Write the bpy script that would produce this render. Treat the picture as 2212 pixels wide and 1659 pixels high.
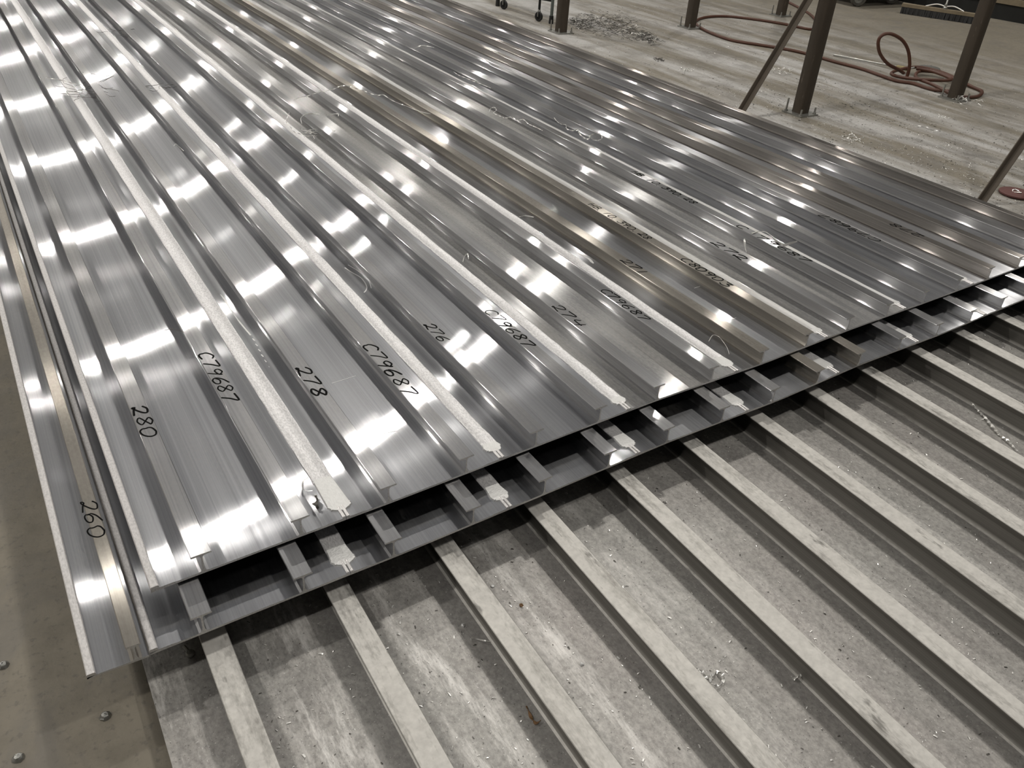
import bpy, math, random
from mathutils import Vector, Matrix
random.seed(7)
sc = bpy.context.scene
COL = sc.collection
for o in list(bpy.data.objects): bpy.data.objects.remove(o)

# ---------------------------------------------------------------- camera
CR = Vector((0.855247330775294, -0.5143684799628815, 0.0630640152734483))
CU = Vector((0.23827276389737923, 0.49837931982588635, 0.8335731183013225))
CF = Vector((0.46019353883604086, 0.6978847472115733, -0.5487975823771454))
CAM = Vector((0, 0, 1.75)); FPX = 1818.47
cam = bpy.data.objects.new('camera', bpy.data.cameras.new('camera')); COL.objects.link(cam)
M = Matrix((CR, CU, -CF)).transposed().to_4x4(); M.translation = CAM
cam.matrix_world = M
cam.data.sensor_width = 36; cam.data.lens = FPX / 2212 * 36
cam.data.clip_start = .02; cam.data.clip_end = 200
sc.camera = cam

def at(x, y, z=0.0):
    """point of the photograph on the horizontal level z"""
    d = CR * ((x - 1106) / FPX) - CU * ((y - 829.5) / FPX) + CF
    return CAM + d * ((z - CAM.z) / d.z)

# ---------------------------------------------------------------- world, exposure, lamps
wd = bpy.data.worlds.new('world'); sc.world = wd; wd.use_nodes = True
wd.node_tree.nodes['Background'].inputs[0].default_value = (.8, .82, .86, 1)
wd.node_tree.nodes["Background"].inputs[1].default_value = .02
sc.view_settings.view_transform = 'Standard'; sc.view_settings.look = 'None'
sc.view_settings.gamma = 1; sc.view_settings.use_curve_mapping = False
sc.view_settings.exposure = 0.0
sc.cycles.sample_clamp_indirect = 4.0; sc.cycles.blur_glossy = .6
LAMP_POWER = 146.0
LAMP_SIZE = .24
LAMP_Z = 7.1
LAMP_COL = (1.0, .958, .89)
LAMPS = [(3.6 + 7.4 * k - .4 * j, 10.0 + 5.5 * j) for k in (-2, -1, 0, 1) for j in range(-2, 8)]

# ---------------------------------------------------------------- helpers
def props(o, label=None, cat=None, group=None, kind=None):
    if label: o['label'] = label
    if cat: o['category'] = cat
    if group: o['group'] = group
    if kind: o['kind'] = kind
    return o

def empty(name, loc, label, cat, group=None):
    o = bpy.data.objects.new(name, None); COL.objects.link(o); o.location = loc
    o.empty_display_size = .1
    return props(o, label, cat, group)

def wloc(o):
    v = Vector(o.location)
    while o.parent:
        o = o.parent; v = v + Vector(o.location)
    return v

class MB:
    def __init__(s): s.v = []; s.f = []; s.cut = []
    def add(s, vs, fs):
        n = len(s.v); s.v += [Vector(a) for a in vs]; s.f += [[i + n for i in f] for f in fs]; return s
    def box(s, a, b, mat=None):
        x0, y0, z0 = a; x1, y1, z1 = b
        vs = [Vector(p) for p in ((x0,y0,z0),(x1,y0,z0),(x1,y1,z0),(x0,y1,z0),(x0,y0,z1),(x1,y0,z1),(x1,y1,z1),(x0,y1,z1))]
        if mat: vs = [mat @ v for v in vs]
        return s.add(vs, [(0,3,2,1),(4,5,6,7),(0,1,5,4),(1,2,6,5),(2,3,7,6),(3,0,4,7)])
    def tube(s, pts, r, n=10, caps=True):
        pts = [Vector(p) for p in pts]; vs = []; prev = None
        for i, p in enumerate(pts):
            t = (pts[min(i+1, len(pts)-1)] - pts[max(i-1, 0)])
            t = t.normalized() if t.length > 1e-9 else Vector((0,0,1))
            if prev is None:
                a = Vector((0,0,1)) if abs(t.z) < .9 else Vector((1,0,0))
                u = t.cross(a).normalized()
            else:
                u = (prev - t * prev.dot(t)).normalized()
            prev = u; w = t.cross(u)
            rr = r[i] if isinstance(r, (list, tuple)) else r
            vs += [p + (u * math.cos(2*math.pi*k/n) + w * math.sin(2*math.pi*k/n)) * rr for k in range(n)]
        fs = []
        for i in range(len(pts)-1):
            for k in range(n):
                a = i*n+k; b = i*n+(k+1) % n
                fs.append((a, b, b+n, a+n))
        if caps: fs += [tuple(range(n))[::-1], tuple(range((len(pts)-1)*n, len(pts)*n))]
        return s.add(vs, fs)
    def lathe(s, c, prof, n=24, axis='Z', mat=None):
        vs = []; fs = []
        for r, z in prof:
            for k in range(n):
                a = 2*math.pi*k/n
                v = Vector((r*math.cos(a), r*math.sin(a), z))
                if axis == 'X': v = Vector((v.z, v.x, v.y))
                if axis == 'Y': v = Vector((v.x, v.z, v.y))
                if mat: v = mat @ v
                vs.append(Vector(c) + v)
        for i in range(len(prof)-1):
            for k in range(n):
                a = i*n+k; b = i*n+(k+1) % n
                fs.append((a, b, b+n, a+n))
        if prof[0][0] > 1e-6: fs.append(tuple(range(n))[::-1])
        if prof[-1][0] > 1e-6: fs.append(tuple(range((len(prof)-1)*n, len(prof)*n)))
        return s.add(vs, fs)
    def build(s, name, mat, parent=None, sharp=35, origin=None):
        if parent is not None: org = wloc(parent)
        elif origin is not None: org = Vector(origin)
        else:
            xs = [v.x for v in s.v]; ys = [v.y for v in s.v]
            org = Vector(((min(xs)+max(xs))/2, (min(ys)+max(ys))/2, min(v.z for v in s.v)))
        me = bpy.data.meshes.new(name)
        me.from_pydata([tuple(v - org) for v in s.v], [], s.f)
        me.materials.append(mat)
        if s.cut:
            me.materials.append(M_CUT)
            for i in s.cut: me.polygons[i].material_index = 1
        me.update()
        me.polygons.foreach_set('use_smooth', [True]*len(me.polygons))
        me.set_sharp_from_angle(angle=math.radians(sharp))
        o = bpy.data.objects.new(name, me); COL.objects.link(o)
        if parent is not None: o.parent = parent
        else: o.location = org
        return o

def crom(pts, n=8, closed=False):
    pts = [Vector(p) for p in pts]; out = []
    m = len(pts)
    for i in range(m if closed else m-1):
        g = (lambda k: pts[k % m]) if closed else (lambda k: pts[max(0, min(m-1, k))])
        a, b, c, d = g(i-1), g(i), g(i+1), g(i+2)
        for k in range(n):
            t = k/n
            out.append(.5*((2*b)+(c-a)*t+(2*a-5*b+4*c-d)*t*t+(3*b-a-3*c+d)*t**3))
    out.append(pts[0].copy() if closed else pts[-1].copy())
    return out

SB, BX, BH = .306, .168, .0875      # ribs of the bottom panel: spacing, first rib, height
# ---------------------------------------------------------------- materials
class NT:
    def __init__(s, name):
        s.m = bpy.data.materials.new(name); s.m.use_nodes = True
        s.t = s.m.node_tree; s.t.nodes.clear()
    def n(s, typ, **kw):
        nd = s.t.nodes.new(typ)
        for k, v in kw.items():
            if k.startswith('i_'):
                k = k[2:]; k = int(k) if k.isdigit() else k.replace('_', ' ')
                nd.inputs[k].default_value = v
            else: setattr(nd, k, v)
        return nd
    def l(s, a, b): s.t.links.new(a, b)
    def pos(s, scale):
        g = s.n('ShaderNodeNewGeometry'); m = s.n('ShaderNodeMapping'); m.inputs['Scale'].default_value = scale
        s.l(g.outputs['Position'], m.inputs['Vector']); return m.outputs[0]
    def noise(s, scale, sc_=1.0, detail=4, rough=.55, dist=0.0):
        nz = s.n('ShaderNodeTexNoise'); nz.inputs['Scale'].default_value = sc_
        nz.inputs['Detail'].default_value = detail; nz.inputs['Roughness'].default_value = rough
        nz.inputs['Distortion'].default_value = dist
        s.l(s.pos(scale), nz.inputs['Vector']); return nz.outputs['Fac']
    def ramp(s, fac, stops):
        r = s.n('ShaderNodeValToRGB'); e = r.color_ramp.elements
        while len(e) < len(stops): e.new(.5)
        for i, (p, c) in enumerate(stops):
            e[i].position = p; e[i].color = (c, c, c, 1) if not isinstance(c, (tuple, list)) else (*c[:3], 1)
        s.l(fac, r.inputs[0]); return r.outputs[0]
    def mix(s, fac, a, b, blend='MIX'):
        m = s.n('ShaderNodeMix', data_type='RGBA', blend_type=blend)
        for sock, v in ((0, fac), (6, a), (7, b)):
            if hasattr(v, 'is_output'): s.l(v, m.inputs[sock])
            else: m.inputs[sock].default_value = v if sock == 0 else (*v[:3], 1)
        return m.outputs[2]
    def math(s, op, a, b=0.0):
        m = s.n('ShaderNodeMath', operation=op)
        for k, v in ((0, a), (1, b)):
            if hasattr(v, 'is_output'): s.l(v, m.inputs[k])
            else: m.inputs[k].default_value = v
        return m.outputs[0]
    def out(s, sh):
        o = s.n('ShaderNodeOutputMaterial'); s.l(sh, o.inputs[0]); return s.m
    def bump(s, h, strength, dist):
        b = s.n('ShaderNodeBump'); b.inputs['Strength'].default_value = strength; b.inputs['Distance'].default_value = dist
        s.l(h, b.inputs['Height']); return b.outputs[0]

def metal(name, base=(.62,.62,.62), rough=.30, aniso=.84, dust=.25, dustcol=(.25,.23,.20), lo=.84, groove=.22,
          dlo=.5, dhi=.75, spread=(7,1.2,7), drough=.7, soft=.30, marks=0.0):
    """drawn aluminium: fine grooves run along Y"""
    k = NT(name)
    bands = k.noise((38, .22, 38), 1, 5, .6)
    tone = k.ramp(bands, [(.3, lo), (.7, 1.0)])
    col = k.mix(1.0, tuple(base), tone, 'MULTIPLY')
    fb = k.noise((190, .10, 190), 1, 3, .7)
    col = k.mix(1.0, col, k.ramp(fb, [(.36, .87), (.60, 1.03)]), 'MULTIPLY')
    mott = k.noise((1.3, .5, 1.3), 1, 3)
    col = k.mix(.6, col, k.ramp(mott, [(.35, .86), (.7, 1.05)]), 'MULTIPLY')
    # drawing marks spread the gloss across the pull direction only
    p = k.n('ShaderNodeBsdfAnisotropic'); k.l(col, p.inputs['Color'])
    rr = k.math('ADD', k.math('MULTIPLY', bands, .10), rough - .045)
    k.l(rr, p.inputs['Roughness']); p.inputs['Anisotropy'].default_value = aniso
    yv = k.n('ShaderNodeCombineXYZ'); yv.inputs[1].default_value = 1.0; k.l(yv.outputs[0], p.inputs['Tangent'])
    g = k.n('ShaderNodeNewGeometry'); c = k.n('ShaderNodeVectorMath', operation='CROSS_PRODUCT')
    k.l(g.outputs['Normal'], c.inputs[0]); c.inputs[1].default_value = (0, 1, 0)
    p2 = k.n('ShaderNodeBsdfPrincipled'); p2.inputs['Metallic'].default_value = 1; p2.inputs['Anisotropic'].default_value = .6
    k.l(col, p2.inputs['Base Color']); p2.inputs['Roughness'].default_value = min(.7, rough+.24); k.l(c.outputs[0], p2.inputs['Tangent'])
    if groove:
        # drawing marks: the surface is tilted across the pull direction, never along it
        tl = k.math('MULTIPLY', k.math('SUBTRACT', k.noise((1500, .5, 1500), 1, 2, .5), .5), groove)
        sc_ = k.n('ShaderNodeVectorMath', operation='SCALE'); k.l(c.outputs[0], sc_.inputs[0]); k.l(tl, sc_.inputs['Scale'])
        ad = k.n('ShaderNodeVectorMath', operation='ADD'); k.l(g.outputs['Normal'], ad.inputs[0]); k.l(sc_.outputs[0], ad.inputs[1])
        nn = k.n('ShaderNodeVectorMath', operation='NORMALIZE'); k.l(ad.outputs[0], nn.inputs[0])
        k.l(nn.outputs[0], p.inputs['Normal']); k.l(nn.outputs[0], p2.inputs['Normal'])
    lobes = k.n('ShaderNodeMixShader'); lobes.inputs[0].default_value = soft; k.l(p.outputs[0], lobes.inputs[1]); k.l(p2.outputs[0], lobes.inputs[2])
    d = k.n('ShaderNodeBsdfPrincipled'); d.inputs['Roughness'].default_value = drough
    d.inputs['Metallic'].default_value = .35
    dc = k.mix(k.noise((60, 60, 60), 1, 3), tuple(a*.75 for a in dustcol), tuple(min(1, a*1.3) for a in dustcol))
    if marks:
        mk = k.ramp(k.noise((26, 7, 26), 1, 4, .6), [(.63, 0.0), (.70, 1.0)])
        dc = k.mix(k.math('MULTIPLY', mk, marks), dc, (.10,.095,.085))
    k.l(dc, d.inputs['Base Color'])
    dm = k.noise(spread, 1, 6, .62)
    fine = k.noise((150, 60, 150), 1, 2)
    df = k.math('MULTIPLY', k.ramp(k.math('ADD', dm, k.math('MULTIPLY', k.math('SUBTRACT', fine, .5), .35)), [(dlo, 0.0), (dhi, 1.0)]), dust)
    nz_ = k.n('ShaderNodeSeparateXYZ'); k.l(g.outputs['Normal'], nz_.inputs[0])   # dust settles on what faces up
    upf = k.n('ShaderNodeMath', operation='MULTIPLY_ADD', use_clamp=True); k.l(nz_.outputs[2], upf.inputs[0]); upf.inputs[1].default_value = 1.1; upf.inputs[2].default_value = -.1
    df = k.math('MULTIPLY', df, upf.outputs[0])
    ms = k.n('ShaderNodeMixShader'); k.l(df, ms.inputs[0]); k.l(lobes.outputs[0], ms.inputs[1]); k.l(d.outputs[0], ms.inputs[2])
    return k.out(ms.outputs[0])

def plain(name, col, rough=.6, metallic=0.0, var=.25, scale=8, bump=0.0, bscale=60):
    k = NT(name); p = k.n('ShaderNodeBsdfPrincipled')
    n1 = k.noise((scale, scale, scale), 1, 5)
    c = k.mix(n1, tuple(a*(1-var) for a in col), tuple(min(1, a*(1+var)) for a in col))
    k.l(c, p.inputs['Base Color']); p.inputs['Roughness'].default_value = rough; p.inputs['Metallic'].default_value = metallic
    if bump: k.l(k.bump(k.noise((bscale,)*3, 1, 4), bump, .01), p.inputs['Normal'])
    return k.out(p.outputs[0])

def weldmat(name, base=(.76,.75,.755), rough=.42, speck=.5):
    k = NT(name); p = k.n('ShaderNodeBsdfPrincipled'); p.inputs['Metallic'].default_value = .4
    sp = k.noise((260, 110, 260), 1, 3)
    c = k.mix(1.0, tuple(base), k.ramp(sp, [(.35, 1-speck), (.6, 1.0)]), 'MULTIPLY')
    k.l(c, p.inputs['Base Color']); p.inputs['Roughness'].default_value = rough
    k.l(k.bump(k.noise((170, 220, 170), 1, 3), .35, .003), p.inputs['Normal'])
    return k.out(p.outputs[0])

def floormat():
    k = NT('concrete_floor'); p = k.n('ShaderNodeBsdfPrincipled')
    base = k.mix(k.noise((1.1, 1.1, 1), 1, 6, .6), (.155,.138,.108), (.255,.23,.185))
    base = k.mix(k.ramp(k.noise((14, 14, 1), 1, 6, .7), [(.42, 0.0), (.7, .5)]), base, (.12,.107,.083))
    # pale metal dust trodden over the concrete to the right of the stack
    g = k.n('ShaderNodeNewGeometry'); sx = k.n('ShaderNodeSeparateXYZ'); k.l(g.outputs['Position'], sx.inputs[0])
    a = k.math('MULTIPLY', k.math('SUBTRACT', sx.outputs[0], 3.6), .9)
    b = k.math('MULTIPLY', k.math('SUBTRACT', 10.4, sx.outputs[0]), .28)
    m = k.n('ShaderNodeMath', operation='MINIMUM', use_clamp=True); k.l(a, m.inputs[0]); k.l(b, m.inputs[1])
    mp = k.n('ShaderNodeMapping'); mp.inputs['Rotation'].default_value = (0, 0, math.radians(-12)); mp.inputs['Scale'].default_value = (2.6, .32, 1)
    k.l(g.outputs['Position'], mp.inputs[0])
    nz = k.n('ShaderNodeTexNoise'); nz.inputs['Detail'].default_value = 7; nz.inputs['Roughness'].default_value = .62; nz.inputs['Scale'].default_value = 1.3
    k.l(mp.outputs[0], nz.inputs['Vector'])
    st = k.ramp(nz.outputs['Fac'], [(.41, .0), (.60, 1.0)])
    fac = k.math('MULTIPLY', m.outputs[0], st)
    dust = k.mix(k.noise((5, 5, 1), 1, 6, .65), (.28,.272,.26), (.54,.53,.515))
    c = k.mix(fac, base, dust)
    spk = k.ramp(k.noise((55, 55, 55), 1, 4, .6), [(.56, 0.0), (.66, 1.0)])
    c = k.mix(k.math('MULTIPLY', spk, .45), c, (.09,.083,.075))
    blot = k.ramp(k.noise((3.2, 2.2, 1), 1, 7, .7, 1.0), [(.50, 0.0), (.64, 1.0)])
    c = k.mix(k.math('MULTIPLY', blot, .55), c, (.15,.14,.125))
    k.l(c, p.inputs['Base Color']); p.inputs['Roughness'].default_value = .62
    p.inputs['Specular IOR Level'].default_value = .35
    k.l(k.bump(k.noise((30, 30, 30), 1, 6, .7), .35, .004), p.inputs['Normal'])
    return k.out(p.outputs[0])

def dirtyplate():
    """dust covered plate of the lowest panel: grey film, chalky drag marks along the bays"""
    k = NT('dusty_plate'); p = k.n('ShaderNodeBsdfPrincipled')
    n1 = k.noise((9, 5, 9), 1, 7, .68)
    n1 = k.ramp(n1, [(.3, 0.0), (.7, 1.0)])
    base = k.mix(n1, (.345,.336,.318), (.47,.458,.435))
    base = k.mix(k.math('MULTIPLY', k.ramp(k.noise((2.2, 1.4, 2.2), 1, 4), [(.4, 0.0), (.65, 1.0)]), .45), base, (.36,.325,.31))
    g = k.n('ShaderNodeNewGeometry'); sx = k.n('ShaderNodeSeparateXYZ'); k.l(g.outputs['Position'], sx.inputs[0])
    base = k.mix(1.0, base, k.ramp(k.noise((95, 70, 95), 1, 4, .7), [(.35, .72), (.65, 1.12)]), 'MULTIPLY')
    # wear lies in the middle of each bay, plate colour darkens towards each rib
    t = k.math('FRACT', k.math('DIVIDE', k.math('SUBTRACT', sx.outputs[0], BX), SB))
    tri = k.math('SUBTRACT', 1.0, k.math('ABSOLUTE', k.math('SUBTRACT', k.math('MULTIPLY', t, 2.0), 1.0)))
    scr = k.ramp(k.noise((16, 3.2, 16), 1, 8, .75), [(.50, 0.0), (.66, 1.0)])
    left = k.n('ShaderNodeMath', operation='MULTIPLY_ADD', use_clamp=True); k.l(sx.outputs[0], left.inputs[0]); left.inputs[1].default_value = -.85; left.inputs[2].default_value = 1.45
    sf = k.math('MULTIPLY', k.math('MULTIPLY', scr, k.ramp(tri, [(.3, 0.0), (.8, 1.0)])), left.outputs[0])
    c = k.mix(k.math('MULTIPLY', sf, .9), base, (.92,.90,.87))
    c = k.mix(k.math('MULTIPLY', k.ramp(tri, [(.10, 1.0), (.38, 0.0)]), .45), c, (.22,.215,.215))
    spk = k.ramp(k.noise((160, 160, 160), 1, 2, .5), [(.66, 0.0), (.72, 1.0)])
    c = k.mix(k.math('MULTIPLY', spk, .6), c, (.05,.05,.05))
    spk2 = k.ramp(k.noise((210, 190, 200), 1, 2, .5), [(.68, 0.0), (.74, 1.0)])
    c = k.mix(k.math('MULTIPLY', spk2, .7), c, (.75,.74,.72))
    k.l(c, p.inputs['Base Color']); p.inputs['Metallic'].default_value = .35; p.inputs['Roughness'].default_value = .52
    k.l(k.bump(k.noise((120, 120, 120), 1, 4, .7), .2, .002), p.inputs['Normal'])
    return k.out(p.outputs[0])

def rustmat():
    k = NT('rusty_steel'); p = k.n('ShaderNodeBsdfPrincipled')
    c = k.mix(k.noise((11, 11, 3), 1, 7, .65), (.030,.024,.017), (.072,.054,.037))
    c = k.mix(k.ramp(k.noise((40, 40, 9), 1, 3), [(.66, 0.0), (.74, .6)]), c, (.17,.14,.11))
    k.l(c, p.inputs['Base Color']); p.inputs['Roughness'].default_value = .75; p.inputs['Metallic'].default_value = .15
    k.l(k.bump(k.noise((70, 70, 70), 1, 4), .3, .003), p.inputs['Normal'])
    return k.out(p.outputs[0])

def emit(name, col, st):
    k = NT(name); e = k.n('ShaderNodeEmission'); e.inputs[0].default_value = (*col, 1); e.inputs[1].default_value = st
    return k.out(e.outputs[0])

M_PLATE = metal('mill_aluminium_plate', (.64,.65,.675), .14, .88, .14, (.30,.29,.27), dlo=.55, dhi=.8)
M_FLANGE = metal('mill_aluminium_flange', (.63,.63,.64), .145, .88, .25, (.27,.26,.235), dlo=.45, dhi=.75)
M_STAIN = metal('stained_aluminium', (.46,.43,.385), .24, .82, .35, (.27,.255,.23), dlo=.4, dhi=.7)
M_REFLECT = metal('reflection_tinted_plate', (.80,.81,.84), .22, .8, .08, (.30,.29,.27), dlo=.55, dhi=.8)  # paler base paints a bright reflection into one far right plate
M_BROWN = metal('brownish_aluminium', (.48,.45,.42), .18, .85, .25, (.28,.265,.245), dlo=.45, dhi=.75)  # browner metal tone for some ribs at the far right
M_CUT = weldmat('sawn_edge', (.62,.61,.60), .5, .2)
M_SPRAY = metal('dusty_aluminium', (.62,.62,.62), .22, .82, .45, (.34,.33,.31), dlo=.40, dhi=.62, spread=(16, 1.0, 16))
M_OLDRIB = metal('worn_aluminium_flange', (.27,.26,.24), .46, .3, .96, (.56,.545,.515), lo=.85, groove=0, dlo=.20, dhi=.50, spread=(22, 3, 22), drough=.6, marks=.7)
M_WELD = weldmat('milled_weld', speck=.28); M_WELD2 = metal('dull_weld', (.70,.70,.70), .45, .3, .7, (.45,.44,.42), dlo=.3, dhi=.6, spread=(40, 3, 40)); M_TAB = weldmat('smooth_weld_tab', (.70,.70,.69), .5, .08)
M_LIP = weldmat('bright_edge_lip', (.76,.74,.735), .33, .2)
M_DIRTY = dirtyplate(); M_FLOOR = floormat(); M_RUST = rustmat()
M_INK = plain('black_marker_ink', (.004,.004,.004), .9, 0, .2)
M_INK.node_tree.nodes['Principled BSDF'].inputs['Specular IOR Level'].default_value = .1
M_SWARF = plain('bright_swarf', (.90,.89,.86), .28, .6, .1)
M_CHIP = plain('bright_chip', (.88,.87,.84), .35, .45, .1)
M_SWARFD = plain('dark_swarf', (.10,.095,.085), .45, .6, .3)
M_HOSE = plain('brown_rubber_hose', (.085,.032,.018), .5, 0, .25, 12)
M_STEEL = plain('grey_steel', (.36,.36,.34), .42, .9, .2)
M_BRASS = plain('dull_brass', (.30,.25,.13), .45, .8, .3)
M_BLACK = plain('black_rubber', (.010,.010,.010), .6, 0, .3)
M_DARKPAINT = plain('dark_painted_steel', (.016,.017,.016), .55, .2, .3)
M_GREYPAINT = plain('grey_green_paint', (.13,.15,.14), .5, .1, .15)
M_WOOD = plain('dirty_wood', (.215,.175,.115), .75, 0, .3, 14)
M_RED = plain('dark_red_disc', (.10,.035,.03), .7, 0, .2, 20)
M_LEAF = plain('dry_brown_scrap', (.16,.09,.04), .8, 0, .4, 40)
M_TIMBER = plain('timber_bearer', (.22,.16,.10), .8, 0, .3, 9)
M_CEIL = plain('painted_ceiling', (.56,.61,.72), .8, 0, .1, 1)
M_WALL = plain('painted_wall', (.20,.19,.17), .8, 0, .15, 1)
M_HOUSE = plain('lamp_housing', (.35,.35,.35), .5, .3, .1)
M_LAMP = emit('lamp_light', LAMP_COL, 1.0)

# ---------------------------------------------------------------- swept panels
ANG = -0.01284
class Lay:
    """one layer of the stack: x measured across, t runs from the cut end to the far end"""
    def __init__(s, ang, fy, y1, z, amp, n, ph):
        s.ang, s.fy, s.y1, s.z, s.amp, s.n, s.ph = ang, fy, y1, z, amp, n, ph
    def wave(s, x, y):
        p = s.ph
        return s.amp * (math.sin(x*1.7 + y*.62 + p) * .5 + math.sin(x*5.3 - y*.9 + 2*p) * .3 + math.sin(y*1.55 + x*.8 + 3*p) * .35)
    def P(s, x, z, t, inset=0.0):
        y0 = s.fy(x) + inset; y = y0 + (s.y1 - y0) * t
        return Vector((x + s.ang*y, y, s.z + z + s.wave(x, y)))
    def PY(s, x, z, y):
        return Vector((x + s.ang*y, y, s.z + z + s.wave(x, y)))

def sweep(mb, L, prof, n=None, t0=0.0, t1=1.0, inset=0.0, jit=None):
    n = n or L.n; m = len(prof); vs = []; fs = []
    for i in range(n+1):
        t = t0 + (t1-t0)*(i/n)**1.25
        for k, (x, z) in enumerate(prof):
            if jit: dx, dz = jit(i, k); x += dx; z += dz
            vs.append(L.P(x, z, t, inset))
    for i in range(n):
        for k in range(m):
            a = i*m+k; b = i*m+(k+1) % m
            fs.append((a, a+m, b+m, b))
    fs += [tuple(range(m)), tuple(range(n*m, n*m+m))[::-1]]
    mb.cut.append(len(mb.f)+n*m)
    mb.add(vs, fs)

def stiff_prof(c, h, fw, tw=.0045, e=.0045):
    r = [(-.013,-.0003),(-.006,.0022),(-.0032,.008),(-tw/2,.014),(-tw/2,h-e-.005),(-tw/2-.003,h-e-.001),(-fw/2+.0008,h-e),(-fw/2,h-e+.001),(-fw/2,h-.0016),(-fw/2+.0016,h)]
    return [(c+x, z) for x, z in r] + [(c-x, z) for x, z in reversed(r)]

def plate_prof(x0, S, th, lip=.0016, lw=.052, nx=16):
    top = [(x0, lip), (x0+lw, lip), (x0+lw+.004, 0)]
    a, b = x0+lw+.004, x0+S-lw-.004
    top += [(a+(b-a)*i/nx, 0) for i in range(1, nx)]
    top += [(b, 0), (x0+S-lw, lip), (x0+S, lip)]
    bot = [(x0+S-S*i/8, -th) for i in range(9)]
    return (top + bot)[::-1]

def table(pts):
    def f(x):
        if x <= pts[0][0]: a, b = pts[0], pts[1]
        elif x >= pts[-1][0]: a, b = pts[-2], pts[-1]
        else:
            for a, b in zip(pts, pts[1:]):
                if a[0] <= x <= b[0]: break
        return a[1] + (b[1]-a[1])*(x-a[0])/(b[0]-a[0])
    return f

ZT, ZU, ZB = .2603, .195, .0562
LT = Lay(ANG, table([(.21,1.525),(.69,1.552),(1.17,1.587),(1.65,1.617),(2.13,1.632),(2.61,1.664),(3.09,1.684),(3.57,1.709),(4.4,1.75)]), 12.4, ZT, .0019, 84, .4)
LU = Lay(ANG, table([(.18,1.407),(.66,1.428),(1.14,1.459),(1.61,1.49),(2.09,1.504),(2.57,1.538),(3.04,1.55),(3.51,1.578),(4.4,1.62)]), 12.3, ZU, .0019, 60, .4)
LB = Lay(0, lambda x: .12, 12.0, ZB, 0.0, 2, 0)

# --- hand lettering: strokes in a box .62 wide, 1 high
G = {
 '0': [[(.3,1),(.05,.8),(.02,.35),(.2,0),(.45,.1),(.58,.5),(.5,.88),(.3,1)]],
 '1': [[(.32,1),(.26,0)]],
 '2': [[(.08,.78),(.25,1),(.5,.92),(.48,.6),(.2,.12),(.05,.05),(.12,.22),(.3,.1),(.62,.0)]],
 '3': [[(.05,.95),(.5,1),(.28,.6),(.55,.5),(.5,.12),(.2,0),(.02,.12)]],
 '4': [[(.1,1),(.02,.5),(.55,.5)],[(.5,.95),(.42,0)]],
 '6': [[(.5,1),(.18,.7),(.03,.28),(.2,0),(.48,.1),(.5,.38),(.25,.48),(.06,.25)]],
 '7': [[(.02,.95),(.55,1),(.35,.5),(.22,0)]],
 '8': [[(.5,.85),(.28,1),(.08,.82),(.3,.52),(.5,.22),(.28,0),(.05,.2),(.3,.52),(.52,.8)]],
 '9': [[(.5,.75),(.3,1),(.06,.8),(.18,.52),(.48,.68),(.52,.9),(.42,.4),(.32,0)]],
 'C': [[(.58,.85),(.35,1),(.08,.7),(.04,.3),(.22,.02),(.55,.1)]],
 'H': [[(.05,1),(.0,0)],[(.55,1),(.5,0)],[(.02,.5),(.52,.55)]],
 'B': [[(.1,1),(.02,0)],[(.1,1),(.48,.9),(.42,.6),(.1,.52),(.55,.4),(.5,.08),(.02,0)]],
 '.': [[(.15,.06),(.2,.0)]],
}
def write(L, parent, text, pa, pb, xc, zf, h, wob=.04, gap=.0, flip=False, pen=.0021, fade=1.0):
    """pen writing along a flange from photo point pa to pb (both on the flange level)"""
    y0 = at(*pa, L.z+zf).y; y1 = at(*pb, L.z+zf).y
    adv = (y1-y0)/len(text); mb = MB(); rnd = random.Random(text+str(xc))
    sg = -1 if flip else 1
    for i, ch in enumerate(text):
        cw = abs(adv)*.86/.62
        oy = y0 + adv*i; sl = rnd.uniform(-.05, .05)
        for st in G.get(ch, []):
            pts = []
            for (u, v) in crom([(a, b, 0) for a, b in st], 6 if len(st) > 2 else 2) and [(q.x, q.y) for q in crom([(a, b, 0) for a, b in st], 6 if len(st) > 2 else 2)]:
                uu = u + .12*(v-.5) + sl
                y = oy + math.copysign(uu*cw, adv)
                x = xc + sg*((v-.5)*h) + wob*h*math.sin(i*2.1)
                pts.append((x, y))
            ribbon(mb, L, pts, pen*rnd.uniform(1.0, 1.35), zf+.0004)
    return mb.build('pen_writing', M_INK, parent)

def ribbon(mb, L, pts, w, z):
    n = len(pts); vs = []; fs = []
    for i, (x, y) in enumerate(pts):
        ax, ay = pts[max(0, i-1)]; bx, by = pts[min(n-1, i+1)]
        dx, dy = bx-ax, by-ay; l = math.hypot(dx, dy) or 1
        nx, ny = -dy/l*w, dx/l*w
        vs += [L.PY(x+nx, z, y+ny), L.PY(x-nx, z, y-ny), L.PY(x+nx, z-.0003, y+ny), L.PY(x-nx, z-.0003, y-ny)]
    for i in range(n-1):
        a = 4*i
        fs += [(a, a+4, a+5, a+1), (a, a+2, a+6, a+4), (a+1, a+5, a+7, a+3)]
    for i in (0, n-1): fs.append((4*i, 4*i+1, 4*i+3, 4*i+2))
    mb.add(vs, fs)
    for x, y in (pts[0], pts[-1]):
        mb.add([L.PY(x+w*math.cos(a*math.pi/4), z+.00005, y+w*math.sin(a*math.pi/4)) for a in range(8)], [tuple(range(8))])

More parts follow.
